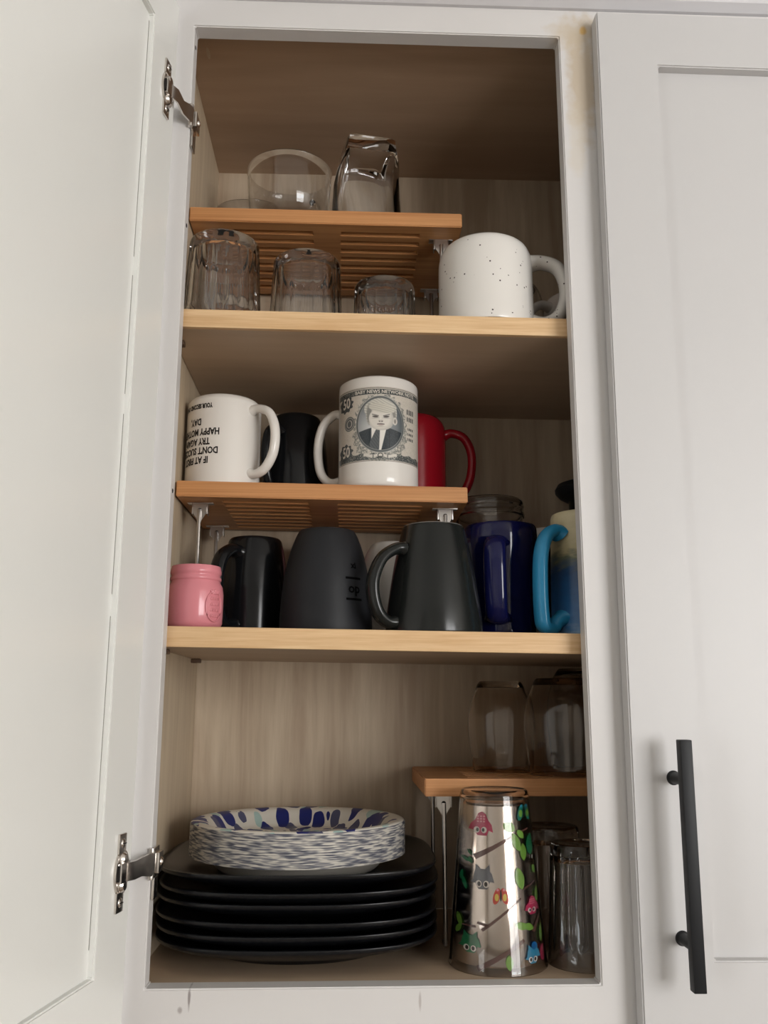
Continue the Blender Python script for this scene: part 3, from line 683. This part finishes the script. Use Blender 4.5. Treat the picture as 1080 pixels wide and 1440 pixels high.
# jar and things at the back right of the middle shelf
px = .3315; t = thing('glass_jar_mug', (px, .2235, Z2(px)), 'clear glass mug standing behind the navy mug', 'glass')
from_bm('body', shell([(.040, 0), (.0400, .02), (.0395, .10), (.0395, .148), (.0408, .1500), (.0412, .1535), (.0402, .1565), (.0402, .1600), (.0408, .1625), (.0398, .1690), (.037, .1712)], .0028), M_glass, t)
handle(t, R(-172), [(.038, .13), (.050, .132), (.060, .12), (.062, .095), (.055, .07), (.038, .062)], .004, .004, M_glass)
px = .406
simple_mug('white_mug', (px, .228, Z2(px)), [(.029, 0), (.030, .01), (.030, .10), (.0295, .134), (.027, .1365)], .0035, M_whiteb, 'narrow white cup just left of the cream and blue mug, far back')
px = .4145
simple_mug('small_black_mug', (px, .163, Z2(px)), [(.029, 0), (.030, .01), (.030, .08), (.028, .107), (.023, .1145)], .0035, M_blackg, 'small black mug glimpsed between the navy mug and the blue handle')
px = .457; t = thing('travel_cup', (px, .247, Z2(px)), 'tall black lidded cup cut off by the frame above the cream and blue mug', 'cup')
bm = bmesh.new(); lathe(bm, [(0, 0), (.022, 0), (.0235, .002), (.0235, .15), (.0235, .186), (0, .186)], 48); from_bm('body', bm, M_blackg, t)
bm = bmesh.new(); lathe(bm, [(.0235, .178), (.034, .184), (.039, .190), (.0395, .194), (.036, .200), (.025, .204), (0, .206)], 48); from_bm('lid', bm, M_blackr, t)

# --- lower right rack: stemless rounded smoky glasses, upturned
def stemless(h, r, rr, rt):
    O = smooth_prof([(rr, .0004), (rr+.0012, h*.06), (r-.0022, h*.24), (r-.0002, h*.42), (r, h*.55), (r-.0012, h*.67), (r-.0038, h*.78), (r-.0080, h*.875), (max(rt+.0035, r-.0125), h*.95), (rt, h-.0002)], 5)
    I = [(max(q-.0016, .001), min(z, h-.0075)) for q, z in O if z < h*.93]
    bm = bmesh.new(); lathe(bm, [(0, h-.0070), (I[-1][0]*.5, h-.0068)] + I[::-1] + [(rr-.0008, 0)] + O + [(rt-.005, h), (0, h-.0006)], 80); return bm
glass_thing('stemless_glass', stemless(.0965, .0362, .0305, .0225), M_glassb, .3340, .196, .1590, 'smoky rounded stemless glass, leftmost on the lower rack', group='stemless glasses on the lower rack')
glass_thing('stemless_glass', stemless(.0985, .0430, .0375, .029), M_glassb, .3945, .150, .1590, 'smoky rounded stemless glass at the front right of the lower rack', group='stemless glasses on the lower rack')
glass_thing('stemless_glass', stemless(.112, .0385, .0330, .022), M_glassb, .4320, .236, .1590, 'taller smoky glass peeping over the front right one on the lower rack', group='stemless glasses on the lower rack')

# --- owl tumbler
ow = thing('owl_tumbler', (.3045, .0665, -.0002), 'tall silvery tumbler printed with coloured owls and branches on the cabinet floor', 'tumbler')
HT = .1525
R0, R1 = .0447, .0318
rO = lambda z: R0+(R1-R0)*min(1, max(0, z/HT))
bm = bmesh.new(); lathe(bm, [(0, HT-.006), (R1-.004, HT-.006)] + [(rO(z)-.0017, z) for z in (HT-.008, .11, .07, .035, .004)] + [(R0-.0015, .0004), (R0-.0006, 0), (R0+.0004, .0008), (R0+.0005, .003)] + [(rO(z), z) for z in (.006, .035, .07, .11, .140, HT-.004)] + [(R1-.0004, HT-.0012), (R1-.002, HT), (R1-.005, HT-.0012), (0, HT-.0012)], 80)
from_bm('outer_shell', bm, M_glassb, ow, 40)
m_sil = mat('brushed_silver_liner', (206, 202, 200), .13, 1); N = NT(m_sil)
tc = N.n('ShaderNodeTexCoord').outputs['Object']
nz = N.n('ShaderNodeTexNoise', i_Vector=N.n('ShaderNodeMapping', i_Vector=tc, i_Scale=(50, 50, 3)).outputs[0], i_Scale=1.0, i_Detail=2.0).outputs[0]
bp = N.n('ShaderNodeBump', i_Strength=.25, i_Distance=.0015, i_Height=nz); N.l(bp.outputs[0], N.b.inputs['Normal'])
rI = lambda z: rO(z)-.0030
bm = bmesh.new(); lathe(bm, [(0, HT-.011), (rI(HT-.012)-.002, HT-.011)]+[(rI(z), z) for z in (HT-.013, .10, .05, .008)]+[(rI(.006)-.001, .006), (0, .006)], 80)
from_bm('liner', bm, m_sil, ow, 40)
OC = {n: mat(n+'_print', c, .35) for n, c in dict(magenta=(190, 40, 96), rose=(226, 150, 170), green=(28, 128, 86), leaf=(120, 176, 74), teal=(22, 120, 112), cyan=(56, 150, 200), blue=(20, 98, 170), greyblue=(112, 120, 134), white=(240, 240, 240), black=(22, 20, 22), brown=(96, 62, 60), yellow=(224, 206, 90), red=(208, 64, 44)).items()}
OL = list(OC)
ob_ = bmesh.new()
def toaz(u, v):
    t = (v-70)/1295; cx = 345+40*t; half = 250+80*t
    return -PI/2 + math.asin(max(-1, min(1, (u-cx)/half))), HT*(1-t)
lay = [0]
def blob(pts, colr):
    """pts in the layout plane of the print; wrapped onto the cone"""
    lay[0] += 1; e = .00012 + .000004*lay[0]
    cu = sum(p[0] for p in pts)/len(pts); cv = sum(p[1] for p in pts)/len(pts)
    vs = []
    for u, v in pts:
        a, z = toaz(u, v); vs.append(ob_.verts.new((0, 0, 0))); rr = rI(z)+e; vs[-1].co = (rr*math.cos(a), rr*math.sin(a), z)
    a, z = toaz(cu, cv); rr = rI(z)+e; c = ob_.verts.new((rr*math.cos(a), rr*math.sin(a), z))
    mids = []
    for u, v in pts:
        a, z = toaz((u+cu)/2, (v+cv)/2); rr = rI(z)+e; mids.append(ob_.verts.new((rr*math.cos(a), rr*math.sin(a), z)))
    n = len(pts)
    for i in range(n):
        j = (i+1) % n
        ob_.faces.new((vs[i], vs[j], mids[j], mids[i])).material_index = OL.index(colr)
        ob_.faces.new((mids[i], mids[j], c)).material_index = OL.index(colr)
def eli(u, v, ru, rv, colr, rot=0, n=18):
    blob([(u+ru*math.cos(t)*math.cos(rot)-rv*math.sin(t)*math.sin(rot), v+ru*math.cos(t)*math.sin(rot)+rv*math.sin(t)*math.cos(rot)) for t in [2*PI*i/n for i in range(n)]], colr)
def leaf(u, v, l, wd, rot, colr='leaf'):
    blob([(u+l*math.cos(t)*math.cos(rot)-wd*math.sin(t)*abs(math.sin(t))**.6*math.sin(rot), v+l*math.cos(t)*math.sin(rot)+wd*math.sin(t)*abs(math.sin(t))**.6*math.cos(rot)) for t in [2*PI*i/16 for i in range(16)]], colr)
def branch(u0, v0, u1, v1, w0, w1):
    k = 22; up = []; dn = []; L = math.hypot(u1-u0, v1-v0); nx, ny = -(v1-v0)/L, (u1-u0)/L
    for i in range(k):
        t = i/(k-1); wd = (w0+(w1-w0)*t)*1.35; u = u0+(u1-u0)*t; v = v0+(v1-v0)*t; up.append((u+nx*wd, v+ny*wd)); dn.append((u-nx*wd, v-ny*wd))
    for i in range(k-1): blob([up[i], up[i+1], dn[i+1], dn[i]], 'brown')
branch(170, 550, 445, 395, 15, 7); branch(470, 380, 580, 350, 6, 4); branch(200, 1325, 520, 1130, 14, 8); branch(225, 1060, 500, 840, 8, 5); branch(520, 780, 620, 735, 6, 4); branch(185, 1040, 100, 1040, 6, 3); branch(590, 1080, 660, 960, 10, 6); branch(195, 1010, 260, 1025, 6, 6)
def owl(u, v, s, body, belly=None, eye=20):
    blob([(u-62*s, v+20*s), (u-52*s, v-40*s), (u-30*s, v-58*s), (u+30*s, v-58*s), (u+60*s, v-30*s), (u+78*s, v+35*s), (u+50*s, v+30*s), (u+30*s, v+85*s), (u-25*s, v+85*s), (u-45*s, v+45*s), (u-78*s, v+40*s)], body)
    for sx in (-1, 1): blob([(u+sx*50*s, v-20*s), (u+sx*45*s, v-90*s), (u+sx*8*s, v-50*s)], body)
    for sx in (-1, 1): eli(u+sx*eye*1.25*s, v+48*s, eye*s, eye*1.25*s, 'white'); eli(u+sx*eye*1.1*s, v+48*s, eye*.55*s, eye*.85*s, 'black')
def owl2(u, v, s, tilt=0):      # bell-shaped pink owl
    blob([(u-85*s, v+40*s), (u-70*s, v-5*s), (u-40*s, v-35*s), (u-20*s, v-85*s), (u+5*s, v-98*s), (u+30*s, v-80*s), (u+50*s, v-35*s), (u+78*s, v+5*s), (u+88*s, v+60*s), (u+55*s, v+45*s), (u+40*s, v+85*s), (u-25*s, v+85*s), (u-45*s, v+45*s)], 'magenta')
    for i in range(9): eli(u-22*s+(i % 3)*22*s, v-62*s+(i//3)*20*s, 8*s, 7*s, 'rose')
    for sx in (-1, 1): eli(u-4*s+sx*26*s, v+42*s, 20*s, 24*s, 'white'); eli(u-4*s+sx*20*s, v+42*s, 10*s, 15*s, 'black')
owl2(214, 312, .95); owl2(585, 900, .70); owl(228, 690, 1.0, 'greyblue'); owl(155, 1150, .85, 'green'); owl(580, 1230, .75, 'cyan'); owl(585, 1170, .22, 'blue')
leaf(585, 465, 78, 34, PI/2, 'green'); eli(600, 560, 6, 14, 'white')
eli(590, 1175, 22, 26, 'blue')
for (u, v, l, wd, rot) in ((418, 330, 50, 38, .6), (505, 385, 40, 22, .9), (470, 440, 70, 30, 1.2), (524, 515, 62, 26, 1.5), (492, 700, 80, 34, 1.35), (612, 650, 36, 18, 1.2), (626, 825, 55, 16, 1.6), (500, 1030, 50, 26, .3), (552, 1040, 40, 24, .5), (651, 1100, 65, 15, 1.6), (410, 1275, 52, 26, 1.5), (92, 1010, 50, 14, 1.4), (90, 1070, 40, 12, 1.9)):
    leaf(u, v, l, wd, rot, 'leaf')
for (u, v, l, wd, rot) in ((118, 570, 30, 12, .6), (150, 575, 26, 12, 1.2), (115, 740, 50, 12, 1.3), (100, 690, 40, 10, 1.7), (145, 520, 26, 9, 1.0)): leaf(u, v, l, wd, rot, 'green')
def butterfly(u, v, s, c, c2, dot):
    for sx in (-1, 1): eli(u+sx*28*s, v, 24*s, 58*s, c, sx*-.25); eli(u+sx*28*s, v+8*s, 14*s, 26*s, c2); eli(u+sx*22*s, v-44*s, 9*s, 9*s, dot)
    eli(u, v-5*s, 7*s, 40*s, 'black')
butterfly(352, 818, 1.0, 'red', 'yellow', 'rose'); butterfly(540, 228, 1.05, 'teal', 'leaf', 'cyan')
eli(660, 1238, 22, 55, 'magenta'); eli(664, 1215, 8, 10, 'rose')
from_bm_o = from_bm('owl_print', ob_, [OC[n] for n in OL], ow, 0)
for p in from_bm_o.data.polygons: p.use_smooth = False
# --- ribbed glasses right of it
glass_thing('ribbed_glass', ribbed(.1045, .0345, .0290, n=20, wall=.0028, depth=.0012), M_glassb, .3853, .0655, -.0002, 'upturned ribbed glass right of the owl tumbler', group='upturned ribbed glasses on the cabinet floor')
glass_thing('ribbed_glass', ribbed(.111, .0345, .0300, n=20, wall=.0028, depth=.0012), M_glassb, .3700, .137, -.0002, 'upturned ribbed glass behind, in the dark under the lower rack', group='upturned ribbed glasses on the cabinet floor')

# ------------------------------------------------------------------ plates
def plate_mesh():
    hs = .1342; n = 96; rs = []
    def ring(f, z, p, lift=0):
        o = []
        for j in range(n):
            a = 2*PI*j/n; c, s = math.cos(a), math.sin(a); q = hs*f/((abs(c)**p+abs(s)**p)**(1/p))
            o.append((q*c, q*s, z+lift*max(0, (q/(hs*f)-1))))
        return o
    L = [(.02, .0040, 2), (.55, .0040, 2), (.60, .0034, 2.1), (.615, .0006, 2.2), (.63, 0, 2.2), (.65, .0006, 2.3), (.67, .0040, 2.5), (.80, .0088, 2.7), (.93, .0150, 3.1), (.985, .0190, 3.3), (1.0, .0212, 3.35), (.998, .0232, 3.35), (.985, .0238, 3.35), (.96, .0222, 3.3), (.86, .0165, 3.0), (.72, .0110, 2.5), (.66, .0088, 2.3), (.5, .0084, 2), (.02, .0084, 2)]
    bm = bmesh.new(); rings(bm, [ring(f, z, p, .006*f if f > .6 else 0) for f, z, p in L], cap0=True, cap1=True)
    return bm
pl = from_bm('square_plate', plate_mesh(), M_plate, None, 60)
zs = [0, .0108, .0214, .0365, .0462, .0608]; names = ['bottom black square plate, resting on the cabinet floor', 'second black square plate from the bottom of the stack', 'third black square plate from the bottom of the stack', 'third black square plate from the top of the stack', 'black square plate just under the topmost one', 'topmost black square plate, directly under the patterned plates']
for i, z in enumerate(zs):
    o = pl if i == 0 else pl.copy()
    if i: C.objects.link(o)
    o.location = (.1205+random.uniform(-.0012, .0012), .1545+random.uniform(-.0015, .0015), z-.0002); o.rotation_euler = (random.uniform(-.004, .004), random.uniform(-.003, .003), random.uniform(-.012, .012))
    tag(o, names[i], 'plate', 'stack of black square plates')
# patterned paper plates
mp_ = mat('blue_petal_pattern', (225, 222, 212), .45); N = NT(mp_)
tc = N.n('ShaderNodeTexCoord').outputs['Object']; sp = N.n('ShaderNodeSeparateXYZ', i_Vector=tc).outputs
ang = N.math('ARCTAN2', sp[1], sp[0]); rr_ = N.math('SQRT', N.math('ADD', N.math('MULTIPLY', sp[0], sp[0]), N.math('MULTIPLY', sp[1], sp[1])))
cmb = N.n('ShaderNodeCombineXYZ', i_X=N.math('MULTIPLY', N.math('SINE', ang), 3.9), i_Y=N.math('MULTIPLY', N.math('COSINE', ang), 3.9), i_Z=N.math('MULTIPLY', rr_, 30.0)).outputs[0]
wn = N.n('ShaderNodeTexNoise', i_Vector=cmb, i_Scale=1.2).outputs[1]
cm2 = N.n('ShaderNodeVectorMath', operation='ADD', i_0=cmb, i_1=N.n('ShaderNodeVectorMath', operation='SCALE', i_0=wn, i_Scale=.5).outputs[0]).outputs[0]
vo = N.n('ShaderNodeTexVoronoi', i_Vector=cm2, i_Scale=1.45, i_Randomness=.8); ve = N.n('ShaderNodeTexVoronoi', feature='DISTANCE_TO_EDGE', i_Vector=cm2, i_Scale=1.45, i_Randomness=.8)
vcol = N.n('ShaderNodeSeparateColor', i_Color=vo.outputs['Color']).outputs[0]
pal = N.ramp(vcol, [(0, lin((34, 44, 112))), (.48, lin((84, 86, 116))), (.62, lin((176, 202, 196))), (.88, lin((222, 218, 208)))]); pal.color_ramp.interpolation = 'CONSTANT'
msk = N.math('LESS_THAN', vo.outputs['Distance'], .56)
N.l(N.mix(msk, lin((226, 221, 210)), pal.outputs[0]), N.b.inputs['Base Color'])
m_und = mat('paper_plate_underside', (206, 202, 196), .6); N = NT(m_und)
tc = N.n('ShaderNodeTexCoord').outputs['Object']; sp = N.n('ShaderNodeSeparateXYZ', i_Vector=tc).outputs
nz = N.n('ShaderNodeTexNoise', i_Vector=N.n('ShaderNodeMapping', i_Vector=tc, i_Scale=(75, 75, 600)).outputs[0], i_Scale=1.0, i_Detail=1.0).outputs[0]
rad2 = N.math('SQRT', N.math('ADD', N.math('MULTIPLY', sp[0], sp[0]), N.math('MULTIPLY', sp[1], sp[1])))
rp = N.ramp(N.math('MULTIPLY', N.math('GREATER_THAN', rad2, .1052), nz), [(.40, lin((196, 190, 180))), (.50, lin((140, 138, 138))), (.66, lin((78, 80, 92)))])
N.l(rp.outputs[0], N.b.inputs['Base Color'])
def paper_plate():
    top_ = [(0, .0008), (.074, .0008), (.0785, .0014), (.0820, .0042), (.0885, .0125), (.0915, .0158), (.0955, .0178), (.1010, .0188), (.1055, .0186), (.1075, .0176), (.1085, .0160)]
    bot = [(.1083, .0154)]+[(q, z-.0007) for q, z in top_[-2:0:-1]]+[(0, .0001)]
    bm = bmesh.new(); lathe(bm, top_+bot, 80)
    for f in bm.faces:
        c = f.calc_center_median(); q = math.hypot(c.x, c.y)
        f.normal_update()
        zt = np.interp(q, [p[0] for p in top_], [p[1] for p in top_])
        f.material_index = 1 if (c.z < zt-.00035 or q > .1076) else 0
    return bm
pp = from_bm('paper_plate', paper_plate(), [mp_, m_und], None, 60)
NP = 15; zb = .0608+.0086
for i in range(NP):
    o = pp if i == 0 else pp.copy()
    if i: C.objects.link(o)
    o.location = (.1165+random.uniform(-.00015, .00015), .1500+random.uniform(-.00015, .00015), zb+.00205*i); o.rotation_euler = (0, 0, random.uniform(0, 6.28))
    if i == NP-1: o.rotation_euler.z = .6
    tag(o, 'topmost round paper plate with blue petals, its patterned inside showing' if i == NP-1 else 'round patterned paper plate in the stack, only its edge showing under the topmost', 'plate', 'stack of patterned paper plates' if i < NP-1 else None)
